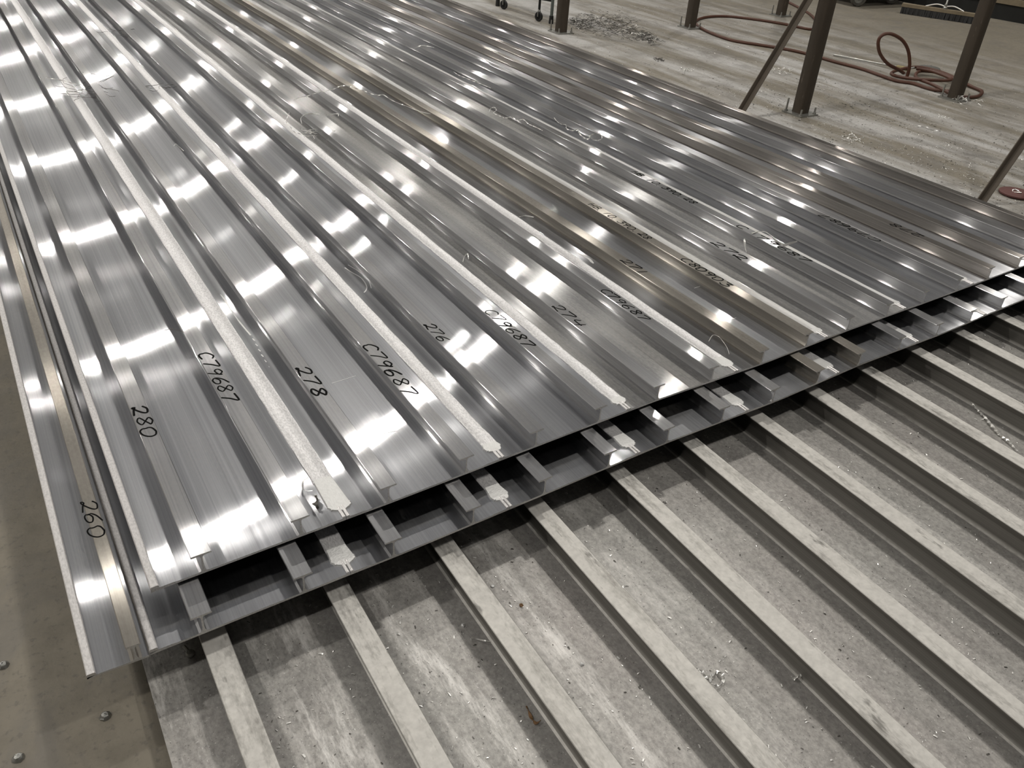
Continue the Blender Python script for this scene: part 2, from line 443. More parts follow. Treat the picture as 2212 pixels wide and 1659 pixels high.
H, FW = .0542, .048
def ribbed_panel(name, label, L, x0, S, planks, matf, writing, tabs, weldk):
    root = empty(name, (x0, 1.4, L.z-.006), label, 'metal sheet')
    for k in range(planks):
        xs = x0 + S*k
        mb = MB(); sweep(mb, L, plate_prof(xs+.0004, S-.0008, .006))
        pk = mb.build('plank', matf(k, 'plate'), root, sharp=25)
        for j in range(2):
            n = 2*k + j
            c = xs + S*(.25+.5*j)
            mb = MB(); sweep(mb, L, stiff_prof(c, H, FW), jit=None)
            st = mb.build('stiffener', matf(n, 'rib'), pk, sharp=25)
            for (num, text, pa, pb, h, flip, pen) in writing:
                if num == n: write(L, pk, text, pa, pb, c, H, h, flip=flip, pen=pen)
        if k > 0:
            rnd = random.Random(k*5+3)
            tl = tabs.get(k, .055); w = .025 if k == 1 else .021
            prof = [(-w-.003,.0005),(-w-.002,.0045),(-w+.003,.0052),(-w+.007,.0030),(0,.0036),(w-.007,.0030),(w-.003,.0052),(w+.002,.0045),(w+.003,.0005)][::-1]
            pr = [(xs+a, b) for a, b in prof]
            jt = [(rnd.uniform(-.0012,.0012), rnd.uniform(-.0006,.0006)) for _ in range(2000)]
            mb = MB(); nn = 150
            sweep(mb, L, pr, n=nn, inset=.035+tl, jit=lambda i, q: (jt[(i*9+q) % 2000][0]*(1 if q in (0,1,7,8) else .3), jt[(i*9+q) % 2000][1]))
            sm = mb.build('weld_seam', weldk(k), root, sharp=60)
            # smooth run-off of the weld with a round ragged end, then the two bare edge lips
            mb = MB(); yb = L.fy(xs)
            ring = []
            for i in range(26):
                a = math.pi*(1+i/25); rr = w*1.12*rnd.uniform(.93, 1.12)
                ring.append((xs+rr*math.cos(a)*1.05, yb+.035+.020+rr*math.sin(a)*.95))
            ring += [(xs+w*.98, yb+.045+tl), (xs-w*.98, yb+.045+tl)]
            n_ = len(ring)
            top = [L.PY(x, .0058, y) for x, y in ring]; bot = [L.PY(x+(x-xs)*.1, .0008, y) for x, y in ring]
            mb.add(top+bot, [tuple(range(n_))] + [(i, i+n_, (i+1) % n_+n_, (i+1) % n_) for i in range(n_)])
            mb.build('weld_end', M_TAB, sm, sharp=50)
            for s_ in (-1, 1):
                mb = MB(); q = [(.0015,.0008),(.0015,.005),(.0035,.0066),(.0075,.0066),(.0095,.005),(.0095,.0008)]
                q = [(xs+s_*a, b) for a, b in q]
                q = q if s_ < 0 else q[::-1]
                vs = []; fs = []
                for y in (yb+.0005, yb+.045): vs += [L.PY(a, b, y) for a, b in q]
                fs = [(i, (i+1) % 6, (i+1) % 6+6, i+6) for i in range(6)] + [(0,1,2,3,4,5), (6,7,8,9,10,11)]
                mb.add(vs, fs); mb.build('edge_lip', M_LIP, root, sharp=40)
    # upstanding lips along both long sides
    for s_, xs in ((1, x0), (-1, x0+S*planks)):
        q = [(0,-.0055),(0,.007),(.002,.0092),(.016,.0096),(.0185,.0075),(.0195,.0012)]
        q = [(xs+s_*a, b) for a, b in q]
        if s_ > 0: q = q[::-1]
        mb = MB(); sweep(mb, L, q)
        mb.build('side_lip', M_LIP, root, sharp=40)
    return root

def top_mats(k, what):
    if what == 'plate': return {3: M_SPRAY, 5: M_SPRAY, 7: M_REFLECT}.get(k, M_PLATE)
    return {9: M_STAIN, 8: M_STAIN, 14: M_BROWN, 15: M_BROWN, 17: M_BROWN}.get(k, M_FLANGE)
W_TOP = [
 (0, '280', (290,880), (341,945), .038, False, .0023),
 (1, 'C79687', (432,765), (513,868), .040, False, .0022),
 (2, '278', (640,795), (706,857), .040, False, .0026),
 (3, 'C79687', (790,745), (893,856), .042, False, .0024),
 (4, '276', (915,700), (970,738), .036, False, .0021),
 (5, 'C79687', (1052,670), (1153,750), .040, False, .0022),
 (6, '274', (1198,660), (1262,705), .038, False, .0020),
 (7, 'C79687', (1302,625), (1400,692), .036, False, .0022),
 (8, '271', (1345,560), (1403,593), .038, False, .0023),
 (9, 'HB.10.390.28', (1278,440), (1415,515), .034, False, .0023),
 (9, 'C80903', (1478,558), (1584,618), .038, False, .0025),
 (10, '272', (1545,521), (1618,563), .040, False, .0030),
 (11, 'HB.10.390.28', (1376,370), (1513,440), .036, False, .0028),
 (11, 'C 79687', (1598,487), (1758,567), .036, False, .0028),
 (13, 'C79687', (1822,540), (1697,478), .040, True, .0026),
 (14, '278', (1918,530), (1845,499), .040, True, .0026),
]
top_panel = ribbed_panel('ribbed_aluminium_sheet', 'clean bright ribbed aluminium panel on top of the stack, pen numbers along its ribs', LT, .0855, .48, 9, top_mats, W_TOP,
    {1: .125, 2: .03, 3: .025, 4: .05, 5: .02, 6: .02}, lambda k: M_WELD if k < 5 else M_WELD2)
# faint, half rubbed out writing on the sixteenth rib
def scuff(px, w, n=5):
    pts = [(q.x-ANG*q.y, q.y) for q in crom([at(x, y, ZT) for x, y in px], n)]
    mb = MB(); ribbon(mb, LT, pts, w, .0006); mb.build('scuff_mark', M_TAB, top_panel)
scuff([(476,637),(487,650),(505,680),(525,705),(541,724)], .0028)
for i in range(13): scuff([(546+i*6.2, 732+i*11.5), (550+i*6.2, 736+i*11.5)], .0014 if i > 7 else .0020, 2)
scuff([(745,578),(760,588),(780,600),(792,618),(788,630),(776,634)], .0022)
scuff([(752,572),(775,586),(795,604),(802,622)], .0014)
scuff([(1180,515),(1205,530),(1240,545),(1270,558),(1280,568)], .0060)
for a, b in (((805,942),(858,930)), ((717,828),(768,812)), ((1500,622),(1512,618)), ((1565,692),(1590,686))): scuff([a, ((a[0]+b[0])/2, (a[1]+b[1])/2), b], .0009, 2)
mid_panel = ribbed_panel('ribbed_aluminium_sheet', 'ribbed aluminium panel in the middle of the stack, only its cut front end showing', LU, .0470, .4752, 9, lambda k, w: M_PLATE if w == 'plate' else (M_STAIN if k in (9, 10) else M_FLANGE), [],
    {}, lambda k: M_WELD)

# single ribbed strip lying along the left side
strip = empty('aluminium_strip', (0, 1.4, LU.z-.006), 'narrow one-rib aluminium strip sticking out left of the stack, marked 260', 'strip')
LS = Lay(ANG, lambda x: 1.398, 12.3, LU.z-.0005, .0012, 60, .4)
mb = MB(); sweep(mb, LS, [(-.080,0),(-.05,0),(-.02,0),(.0,0),(.036,0),(.045,0),(.045,-.005),(0,-.005),(-.080,-.005)][::-1]); mb.build('plank', M_PLATE, strip, sharp=25)
mb = MB(); sweep(mb, LS, stiff_prof(.0195, .046, .031)); sst = mb.build('stiffener', M_STAIN, strip, sharp=25)
mb = MB(); sweep(mb, LS, [(-.080,-.0045),(-.080,.006),(-.078,.008),(-.064,.008),(-.062,.006),(-.0615,.0005)][::-1]); mb.build('side_lip', M_LIP, strip, sharp=40)
write(LS, strip, '260', (193,1080), (238,1160), .016, .046, .036, pen=.0019)

# lowest, dusty panel
bot = empty('ribbed_aluminium_sheet', (.02, .12, ZB-.006), 'dusty grey ribbed panel at the bottom of the stack, sticking out furthest to the front', 'metal sheet')
NB = 15
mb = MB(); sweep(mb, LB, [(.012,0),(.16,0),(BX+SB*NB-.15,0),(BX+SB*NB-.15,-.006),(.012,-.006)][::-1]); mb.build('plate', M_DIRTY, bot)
for k in range(NB):
    mb = MB(); sweep(mb, LB, stiff_prof(BX+SB*k, BH, .061, .006, .006)); mb.build('stiffener', M_OLDRIB, bot)
# timbers the stack lies on
for i, y in enumerate((.55, 3.6, 6.7, 9.8)):
    mb = MB().box((.05, y, 0), (4.75, y+.1, ZB-.006))
    props(mb.build('timber_bearer', M_TIMBER), 'squared timber bearer lying across the floor under the stack', 'timber', 'timber bearers under the stack')
for i, y in enumerate((2.6, 6.2, 9.6)):
    mb = MB().box((.06, y, ZB+BH+.0005), (4.25, y+.07, ZU-.0085))
    props(mb.build('timber_batten', M_TIMBER), 'thin timber batten between the bottom and the middle panel', 'timber', 'battens between the panels')

# ---------------------------------------------------------------- setting
X0, X1, Y0, Y1, ZC = -16, 28, -14, 54, 7.7
def plane(name, vs, mat):
    mb = MB().add(vs, [tuple(range(len(vs)))])
    return props(mb.build(name, mat), kind='structure')
MB().box((X0, Y0, -.2), (X1, Y1, 0)).build('floor', M_FLOOR)['kind'] = 'structure'
MB().box((X0, Y0, ZC), (X1, Y1, ZC+.2)).build('ceiling', M_CEIL)['kind'] = 'structure'
MB().box((X0-.2, Y0, 0), (X0, Y1, ZC)).build('wall_left', M_WALL)['kind'] = 'structure'
MB().box((X1, Y0, 0), (X1+.2, Y1, ZC)).build('wall_right', M_WALL)['kind'] = 'structure'
MB().box((X0, Y1, 0), (X1, Y1+.2, ZC)).build('wall_back', M_WALL)['kind'] = 'structure'
MB().box((X0, Y0-.2, 0), (X1, Y0, ZC)).build('wall_front', M_WALL)['kind'] = 'structure'

# high bay lamps
hl = None
ld = bpy.data.lights.new('high_bay_light', 'AREA'); ld.shape = 'SQUARE'; ld.size = LAMP_SIZE; ld.energy = LAMP_POWER; ld.color = LAMP_COL
for x, y in LAMPS:
    if True:
        r = empty('high_bay_lamp', (x, y, LAMP_Z), 'square high bay lamp hanging from the ceiling', 'lamp', 'high bay lamps')
        if hl is None:
            mb = MB().box((x-.25, y-.25, LAMP_Z+.02), (x+.25, y+.25, LAMP_Z+.12)); a = mb.build('housing', M_HOUSE, r)
            mb = MB().tube([(x, y, LAMP_Z+.12), (x, y, ZC)], .008, 6); b = mb.build('suspension_rod', M_HOUSE, r); hl = (a, b)
        else:
            for q in hl:
                c = q.copy(); COL.objects.link(c); c.parent = r
        l = bpy.data.objects.new('lamp_light', ld); COL.objects.link(l); l.parent = r; l.location = (0, 0, 0)

# ---------------------------------------------------------------- steel posts and braces
POSTS = [((5.41, 7.78), 'rusty steel post at the far end of the panel stack, by the swarf heap', 3.0),
         ((7.10, 7.66), 'rusty steel post where the brown hose loops round its foot', 3.0),
         ((8.93, 8.02), 'furthest rusty steel post, half hidden behind a slanting brace', 3.0),
         ((5.59, 4.60), 'broad rusty steel post nearest the stack, a slanting brace beside it', 3.0),
         ((7.42, 4.47), 'rusty steel post standing in the coiled brown hose', 3.0),
         ((5.86, 2.70), 'rusty steel post just beyond the right edge of the view', 3.0)]
for (x, y), lab, h in POSTS:
    r = empty('steel_post', (x, y, 0), lab, 'post', 'rusty steel posts')
    s = .049
    mb = MB()
    n = [(-s+.008,-s),(s-.008,-s),(s,-s+.008),(s,s-.008),(s-.008,s),(-s+.008,s),(-s,s-.008),(-s,-s+.008)]
    mb.add([(x+a, y+b, .012) for a, b in n]+[(x+a, y+b, h) for a, b in n], [(i, (i+1) % 8, (i+1) % 8+8, i+8) for i in range(8)]+[tuple(range(8, 16))])
    mb.build('column', M_RUST, r, sharp=50)
    MB().box((x-.1, y-.1, 0), (x+.1, y+.1, .012)).build('base_plate', M_STEEL, r)
    for a, b, hh in ((-1,-1,.045), (1,-1,.05), (-1,1,.10), (1,1,.04)):
        bx, by = x+a*.078, y+b*.078
        mb = MB().lathe((bx, by, .012), [(.014,0),(.014,.011),(.008,.0112),(.007,hh),(.0001,hh+.002)], 8)
        mb.build('anchor_bolt', M_STEEL, r)
def brace(lab, a, b):
    r = empty('steel_brace', a, lab, 'brace')
    a = Vector(a); b = Vector(b); t = (b-a).normalized(); u = Vector((0, 1, 0)); w = t.cross(u)
    mat = Matrix((u, w, t)).transposed().to_4x4(); mat.translation = a
    # angle iron
    mb = MB().box((-.022, -.022, 0), (.022, -.017, (b-a).length), mat).box((.017, -.017, 0), (.022, .022, (b-a).length), mat)
    mb.build('angle_bar', M_RUST2, r)
    MB().box((a.x-.06, a.y-.05, 0), (a.x+.06, a.y+.05, .01)).build('foot_plate', M_RUST2, r)
M_RUST2 = plain('weathered_brace_steel', (.115,.095,.075), .7, .2, .25, 10)
brace('slanting angle-iron brace running up past the broad post', (4.945, 4.65, 0), (5.54, 4.65, 1.02))
brace('slanting angle-iron brace at the right edge, beside the red disc', (5.13, 2.70, 0), (5.81, 2.70, 1.16))

# ---------------------------------------------------------------- hose, wand and small things on the right floor
HR = .015
def fl(x, y, z=HR): p = at(x, y, 0); return (p.x, p.y, z)
hose = empty('air_hose', fl(1900, 182, 0), 'brown rubber hose snaking across the floor and coiled round a post', 'hose')
pts = [fl(1688,0), fl(1745,30,.012), fl(1765,55), fl(1752,66), fl(1700,56), fl(1640,46), fl(1570,38), fl(1525,40), fl(1503,48), fl(1505,57), fl(1530,72), fl(1580,90), fl(1640,100), fl(1700,110), fl(1745,120), fl(1800,136),
       fl(1860,152), fl(1900,166), fl(1935,178), fl(1972,184), fl(2010,196), fl(2050,203,.03), fl(2070,190,.04), fl(2030,168,.04), fl(1985,163,.04), fl(1976,177,.04), fl(2010,193,.045), fl(2060,210,.02), fl(2105,213), fl(2120,202), fl(2098,191),
       fl(2040,170,.045), fl(1990,160,.06), fl(1960,160,.06), fl(1928,166,.05), fl(1925,172,.045), fl(1960,180,.045), fl(2020,188,.06), fl(2050,185,.06), fl(2010,168,.06), fl(1975,162,.06)]
MB().tube(crom(pts, 7), HR, 10).build('hose_line', M_HOSE, hose)
def onY(x, y, Y):
    d = CR*((x-1106)/FPX) - CU*((y-829.5)/FPX) + CF
    return CAM + d*(Y/d.y)
Yl = at(1960, 175).y
lp = [onY(x, y, Yl + dy) for x, y, dy in ((1955,175,0),(1961,160,.0),(1965,140,.0),(1962,110,.02),(1950,88,.04),(1930,75,.06),(1913,73,.08),(1900,82,.1),(1897,98,.1),(1902,118,.1),(1918,138,.1),(1940,150,.1),(1952,158,.1))]
for p in lp: p.z = max(p.z, HR)
MB().tube(crom(lp, 7), HR, 10).build('upright_loop', M_HOSE, hose)
wand = empty('blow_wand', fl(1935, 155, 0), 'thin grey metal tube lying on the floor at the hose coil', 'tool')
MB().tube([fl(1800,121,.012), fl(1870,136,.018), fl(1936,151,.03)], .0085, 8).build('tube', M_STEEL, wand)
a = Vector(fl(1936,151,.03)); b = Vector(fl(1958,160,.045))
MB().tube([a, a.lerp(b,.5), b], [.017,.02,.016], 10).build('valve_body', M_BRASS, wand)
MB().tube([b, b+Vector((.02,-.05,.03))], .008, 8).build('lever', M_STEEL, wand)

def disc(name, mat, c, r, h, lab, cat):
    o = MB().lathe(c, [(r*.97,0),(r,.15*h),(r,.8*h),(r*.97,h),(r*.3,h),(r*.12,h*1.02),(.0001,h*1.02)], 36).build(name, mat)
    return props(o, lab, cat)
rd = empty('red_disc', fl(2194, 421, 0), 'dark red round disc lying on the floor at the right edge', 'disc')
c = at(2194, 421, .0)
MB().lathe((c.x, c.y, .004), [(.10,0),(.105,.004),(.105,.012),(.10,.015),(.02,.016),(.0001,.016)], 40).build('disc_body', M_RED, rd)
MB().tube([(c.x+.02*math.cos(t*.9)*(1+.2*math.sin(t*2)), c.y+.03*math.sin(t*.9), .022+.006*math.sin(t*1.7)) for t in range(12)], .003, 5).build('metal_scrap', M_SWARF, rd)
c = at(2007, 147, 0)
disc('floor_cap', M_STEEL, (c.x, c.y, 0), .105, .008, 'flat grey round metal cap on the floor behind the hose coil', 'cap')

# push broom
a, b = at(1946, 28), at(2118, 54); d = (b-a).normalized(); u = Vector((-d.y, d.x, 0)); Lb = (b-a).length
br = empty('push_broom', tuple(a), 'wide push broom with a pale wooden head and black bristles', 'broom')
mat = Matrix((d, u, Vector((0,0,1)))).transposed().to_4x4(); mat.translation = a
mb = MB().box((-.01, -.045, .085), (Lb+.01, .045, .125), mat); mb.build('broom_head', M_WOOD, br)
mb = MB()
rb = random.Random(3)
for i in range(70):
    for j in range(5):
        x = Lb*(i+.5)/70; y = -.033+.0165*j
        x += rb.uniform(-.004,.004)
        dx, dy = rb.uniform(-.012,.012), (y*.35)+rb.uniform(-.008,.008)
        mb.add([mat @ Vector(v) for v in ((x-.008,y-.008,.087),(x+.008,y-.008,.087),(x+.008,y+.008,.087),(x-.008,y+.008,.087),(x+dx-.010,y+dy-.010,.001),(x+dx+.010,y+dy-.010,.001),(x+dx+.010,y+dy+.010,.001),(x+dx-.010,y+dy+.010,.001))],
               [(0,1,5,4),(1,2,6,5),(2,3,7,6),(3,0,4,7),(4,5,6,7)])
o = mb.build('bristles', M_BLACK, br); o['kind'] = 'stuff'
m = mat @ Vector((Lb*.52, 0, .125))
MB().lathe(m, [(.03,0),(.03,.02),(.018,.03),(.018,.06),(.0001,.06)], 12).build('handle_socket', M_STEEL, br)
MB().tube([m+Vector((0,0,.03)), m+u*.55+Vector((0,0,1.35))], .013, 10).build('handle', M_STEEL, br)
for s_ in (-1, 1):
    MB().tube(crom([m+Vector((0,0,.03)), m+d*.11*s_+Vector((0,0,.045)), m+d*.24*s_-u*.02+Vector((0,0,.006))], 5), .008, 6).build('stay', M_SWARF, br)

# black bin behind the broom with a timber rail
a, b = at(1985, 15), at(2240, 62); d = (b-a).normalized(); u = Vector((-d.y, d.x, 0))
a = a + u*.20
mat = Matrix((d, u, Vector((0,0,1)))).transposed().to_4x4(); mat.translation = a
skip = empty('steel_bin', tuple(a), 'black steel bin behind the broom with a timber rail along its front', 'bin')
mb = MB().box((-.6, 0, .0), (1.9, .9, .03), mat).box((-.6, 0, .03), (1.9, .02, .55), mat).box((-.6, .88, .03), (1.9, .9, .55), mat).box((-.6, .02, .03), (-.58, .88, .55), mat).box((1.88, .02, .03), (1.9, .88, .55), mat)
mb.build('bin_body', M_DARKPAINT, skip)
MB().box((.0, -.035, .20), (1.9, 0, .275), mat).build('timber_rail', M_WOOD, skip)

# low trolley, only its wheels reach into the picture
def wheel(mb_t, mb_h, c, r, w, axis):
    ax = Vector(axis).normalized(); z = Vector((0,0,1)); y = z.cross(ax)
    mt = Matrix((y, z, ax)).transposed().to_4x4(); mt.translation = Vector((0,0,0))
    mb_t.lathe(c, [(r*.62,-w/2),(r*.9,-w/2),(r,-w*.3),(r,w*.3),(r*.9,w/2),(r*.62,w/2),(r*.62,-w/2)], 28, mat=mt)
    mb_h.lathe(c, [(.0001,-w*.45),(r*.2,-w*.5),(r*.25,-w*.25),(r*.62,-w*.2),(r*.63,w*.2),(r*.25,w*.25),(r*.2,w*.5),(.0001,w*.5)], 20, mat=mt)
c1, c2 = at(1850, 14), at(1922, 9)
car = empty('hand_trolley', tuple(c1), 'low black trolley on grey rubber wheels at the top edge', 'trolley')
M_TYRE = plain('dusty_grey_tyre', (.07,.065,.055), .7, 0, .25, 20); M_RIM = plain('pale_rim', (.30,.30,.28), .5, .4, .2, 20)
ax = (c2-c1); ax.z = 0
q = (-ax.normalized()+Vector((-.6,-1.2,0)).normalized()).normalized()
for c in (c1, c2, c1+Vector((.3,.75,0)), c2+Vector((.3,.75,0))):
    mt_, mh_ = MB(), MB(); wheel(mt_, mh_, c+Vector((0,0,.11)), .11, .06, (-.50,-.86,0))
    w_ = mt_.build('wheel', M_TYRE, car); mh_.build('rim', M_RIM, w_)
mid_ = (c1+c2)/2+Vector((.15,.4,0))
MB().box((mid_.x-.62, mid_.y-.55, .225), (mid_.x+.62, mid_.y+.55, .27)).build('deck', M_DARKPAINT, car)
for c in (c1, c2, c1+Vector((.3,.75,0)), c2+Vector((.3,.75,0))):
    MB().box((c.x-.015, c.y-.05, .11), (c.x+.015, c.y+.05, .225)).build('wheel_bracket', M_DARKPAINT, car)

# wheeled work stand beyond the stack
st = empty('work_stand', fl(1162, 46, 0), 'wheeled work stand with grey legs beyond the far corner of the stack', 'stand')
def caster(c, yaw):
    mt_ = MB(); mh_ = MB(); wheel(mt_, mh_, c+Vector((0,0,.05)), .05, .026, (math.cos(yaw), math.sin(yaw), 0))
    w_ = mt_.build('caster_wheel', M_BLACK, st); mh_.build('hub', M_RIM, w_)
    k = Vector((math.cos(yaw), math.sin(yaw), 0))
    for s_ in (-1, 1):
        p = c + k*.019*s_
        MB().tube([p+Vector((0,0,.05)), p+Vector((0,0,.10)), c+k*.008*s_+Vector((0,0,.125))], .006, 6).build('caster_fork', M_STEEL, w_)
c1, c2 = at(1163, 46), at(1088, 20); f1 = at(1190, 51); f2 = at(1075, 13)
yw = math.radians(20)
caster(c1, yw); caster(c2, yw)
MB().tube([c1+Vector((0,0,.12)), c1+Vector((0,0,.85))], .014, 10).build('leg', M_DARKPAINT, st)
MB().tube([c2+Vector((0,0,.12)), c2+Vector((0,0,.85))], .014, 10).build('leg', M_DARKPAINT, st)
for f_ in (f1, f2):
    l_ = MB().tube([f_+Vector((0,0,.07)), f_+Vector((0,0,.85))], .018, 10).build('leg', M_GREYPAINT, st)
    MB().lathe(f_, [(.026,0),(.026,.02),(.023,.08),(.0001,.08)], 12).build('rubber_foot', M_BLACK, l_)
for z0, z1 in ((.22, .27), (.80, .85)):
    d = (f1-c2); w_ = Vector((0,0,1)).cross(d.normalized())
    mb = MB()
    for p, q in ((f1, c1), (c1, c2), (c2, f2), (f1, f2)):
        t = (q-p).normalized(); n_ = Vector((-t.y, t.x, 0))*.012
        mb.add([p+n_+Vector((0,0,z0)), p-n_+Vector((0,0,z0)), q-n_+Vector((0,0,z0)), q+n_+Vector((0,0,z0)), p+n_+Vector((0,0,z1)), p-n_+Vector((0,0,z1)), q-n_+Vector((0,0,z1)), q+n_+Vector((0,0,z1))],
               [(0,1,2,3),(4,5,6,7),(0,1,5,4),(1,2,6,5),(2,3,7,6),(3,0,4,7)])
    mb.build('rail', M_GREYPAINT if z0 > .5 else M_DARKPAINT, st)
p = [c1, f1, f1+(c2-c1)*1.0, c2]
MB().add([v+Vector((0,0,.85)) for v in (f1, c1, c2, f2)]+[v+Vector((0,0,.87)) for v in (f1, c1, c2, f2)], [(0,1,2,3),(4,5,6,7),(0,1,5,4),(1,2,6,5),(2,3,7,6),(3,0,4,7)]).build('worktop', M_DARKPAINT, st)

# ---------------------------------------------------------------- swarf
def flatstrip(pts, w, th=.0006, twist=0.0, mb=None):
    """thin curled ribbon of cut metal"""
    mb = mb or MB(); pts = [Vector(p) for p in pts]; n = len(pts); vs = []; fs = []
    for i, p in enumerate(pts):
        t = (pts[min(i+1, n-1)]-pts[max(i-1, 0)]).normalized()
        a = Vector((0,0,1)); u = t.cross(a)
        u = u.normalized() if u.length > 1e-4 else Vector((1,0,0))
        v = u.cross(t); an = twist*i
        s1 = u*math.cos(an)+v*math.sin(an); s2 = v*math.cos(an)-u*math.sin(an)
        ww = w*(.35+.65*math.sin(math.pi*(i+.5)/n))
        vs += [p+s1*ww+s2*th, p-s1*ww+s2*th, p-s1*ww-s2*th, p+s1*ww-s2*th]
    for i in range(n-1):
        for k in range(4):
            a = 4*i+k; b = 4*i+(k+1) % 4
            fs.append((a, b, b+4, a+4))
    fs += [(0,1,2,3), (4*n-4, 4*n-3, 4*n-2, 4*n-1)]
    return mb.add(vs, fs)

def curl(lab, px, z, w=.002, tw=.35, mat=None, lift=.01, group=None, nm='metal_shaving', n=6):
    pts = []
    for i, q in enumerate(px):
        zz = z + (q[2] if len(q) > 2 else lift*abs(math.sin(i*1.9+1)))
        p = at(q[0], q[1], zz); pts.append(p)
    o = flatstrip(crom(pts, n), w*1.5, twist=tw).build(nm, mat or M_SWARF)
    props(o, lab, 'metal shaving', group)
ZP, ZF = ZT+.004, ZT+H+.002
GS = 'curled shavings on the top panel'
curl('long wavy shaving lying over ribs near the upper middle of the top panel', [(633,216),(650,210),(668,206),(680,202),(700,197),(722,192),(730,188),(742,185),(757,187),(772,192),(788,197),(800,202),(815,206),(828,205),(842,214),(858,222),(880,230),(905,240),(930,246)], ZF, .0022, .5, group=GS, lift=.014)
curl('looped shaving beside the third weld seam, under the long wavy one', [(652,268),(650,255),(660,247),(675,245),(690,247)], ZF, .0016, .1, group=GS)
curl('short hooked shaving right of the looped one beside the weld', [(706,251),(718,247),(730,246),(731,251)], ZF, .0016, .2, group=GS)
curl('tight springy coil of shaving between two ribs in the right middle', [(1057,241),(1060,234),(1068,232),(1072,238),(1066,244),(1078,250),(1092,255),(1104,253),(1118,260),(1130,258),(1142,268),(1158,275),(1172,282)], ZF-.01, .0024, .9, group=GS, lift=.012)
curl('second springy coil ending in a ring, further right of the first', [(1197,254),(1203,262),(1212,268),(1222,270),(1224,278),(1236,282),(1248,280),(1251,288),(1262,298),(1271,300),(1276,292),(1288,288),(1298,291),(1300,299),(1292,303),(1280,302)], ZF-.01, .0024, .7, group=GS, lift=.014)
curl('broad white shaving with a pointed tip lying over the writing 79687', [(1624,504),(1640,500),(1655,502),(1668,512),(1680,523),(1692,530),(1706,526),(1722,521)], ZF, .0050, .05, group=GS, lift=.004)
curl('short upright white shaving just left of the writing 79687', [(1608,516),(1609,528),(1612,545)], ZF, .0036, .1, group=GS)
curl('fine shaving arched over the fifth bay near the cut end', [(1531,737),(1540,724),(1552,727),(1562,738),(1571,752),(1575,765)], ZP, .0014, .05, group=GS, lift=.02)
curl('thin wire-like ring shaving at the ragged end of the first weld', [(668,1030),(656,1038),(653,1050),(660,1060),(675,1060)], ZP, .0012, .05, group=GS, lift=.012)
curl('dark tuft of frayed metal below the ring shaving', [(681,1070),(684,1080),(680,1090),(688,1098)], ZP, .0050, .3, M_SWARFD, group=GS)
curl('dark bent sliver lying across a rib, above the writing C79687', [(355,713),(368,711),(380,713),(398,718)], ZF, .0018, .05, M_SWARFD, group=GS, lift=.003)
curl('curved shaving on the sixth bay with a hooked end', [(1000,565),(1003,555),(1010,549),(1012,560)], ZP, .0018, .2, group=GS)
curl('small bright sliver beside the fifth weld seam', [(1122,468),(1135,466),(1153,469)], ZP, .0020, .2, group=GS)
curl('two-pronged shaving lying on the far right ribs near the top', [(895,105),(903,101),(912,98),(925,100),(938,103)], ZF, .0030, .3, group=GS)
curl('tangled shaving on a rib below the wheeled stand', [(980,155),(990,162),(1005,168),(1022,175),(1040,182),(1060,190)], ZF, .0026, .8, group=GS)
curl('long dark shaving hanging across the second weld, upper left', [(99,168),(112,170),(132,173),(150,178),(165,182)], ZF, .0018, .4, group=GS)
curl('shaving hooked over a rib right of the looped one', [(625,243),(620,255),(617,262),(628,275),(636,285),(650,290),(660,298)], ZF, .0024, .6, group=GS)
curl('little white shaving arc in the second bay', [(376,315),(380,311),(388,318),(397,326)], ZF, .0014, .1, group=GS)
for i, (x, y, lab) in enumerate([(690,289,'knot of shavings beside the third weld seam'), (190,200,'sprawling knot of dark shavings across the first weld, top left'), (350,192,'small knot of shavings on the second weld'), (255,70,'tiny knot of shavings on the far end of the second weld')]):
    r_ = random.Random(i+11); mb = MB(); R = (.055, .13, .05, .08)[i]
    cc = at(x, y, ZP+.004)
    for k in range((12, 22, 9, 8)[i]):
        p = [Vector((cc.x+r_.gauss(0, R*.55), cc.y+r_.gauss(0, R*.9), cc.z+r_.random()*.01))]
        d = r_.uniform(0, 6.28)
        for s_ in range(5):
            d += r_.uniform(-.9, .9); p.append(p[-1]+Vector((math.cos(d), math.sin(d), r_.uniform(-.3,.4)))*R*.28); p[-1].z = max(p[-1].z, cc.z)
        flatstrip(crom(p, 4), .0012, twist=.3, mb=mb)
    props(mb.build('shaving_knot', M_SWARF if i in (0,) else M_SWARFD), lab, 'metal shavings', 'knots of shavings on the top panel')

# heap of swarf on the floor and smaller scraps
mb = MB(); mb2 = MB(); r_ = random.Random(5)
for k in range(750):
    t = r_.random()**1.25; bx = 1238+t*175 + r_.gauss(0, 5); by = 48 + t*38 + r_.gauss(0, 5+6*math.sin(math.pi*min(1, t*1.1)))
    p0 = at(bx, by, .003); hh = .12*math.sin(math.pi*min(1, max(0.02, t*1.05)))
    p = [p0+Vector((0,0,r_.random()*hh))]; d = r_.uniform(0, 6.28); R = r_.uniform(.008, .03)
    for s_ in range(r_.randint(3, 7)):
        d += r_.uniform(.2, 1.3); p.append(p[-1]+Vector((math.cos(d), math.sin(d), r_.uniform(-.5,.5)))*R); p[-1].z = max(.002, p[-1].z)
    flatstrip(crom(p, 3), r_.uniform(.001, .0025), twist=.4, mb=mb if k % 6 else mb2)
hp = empty('swarf_heap', tuple(at(1310, 72)), 'long low heap of tangled metal swarf on the floor by the furthest left post', 'metal shavings')
mb.build('dull_swarf', M_SWARFD, hp)['kind'] = 'stuff'; mb2.build('bright_swarf', M_SWARF, hp)['kind'] = 'stuff'

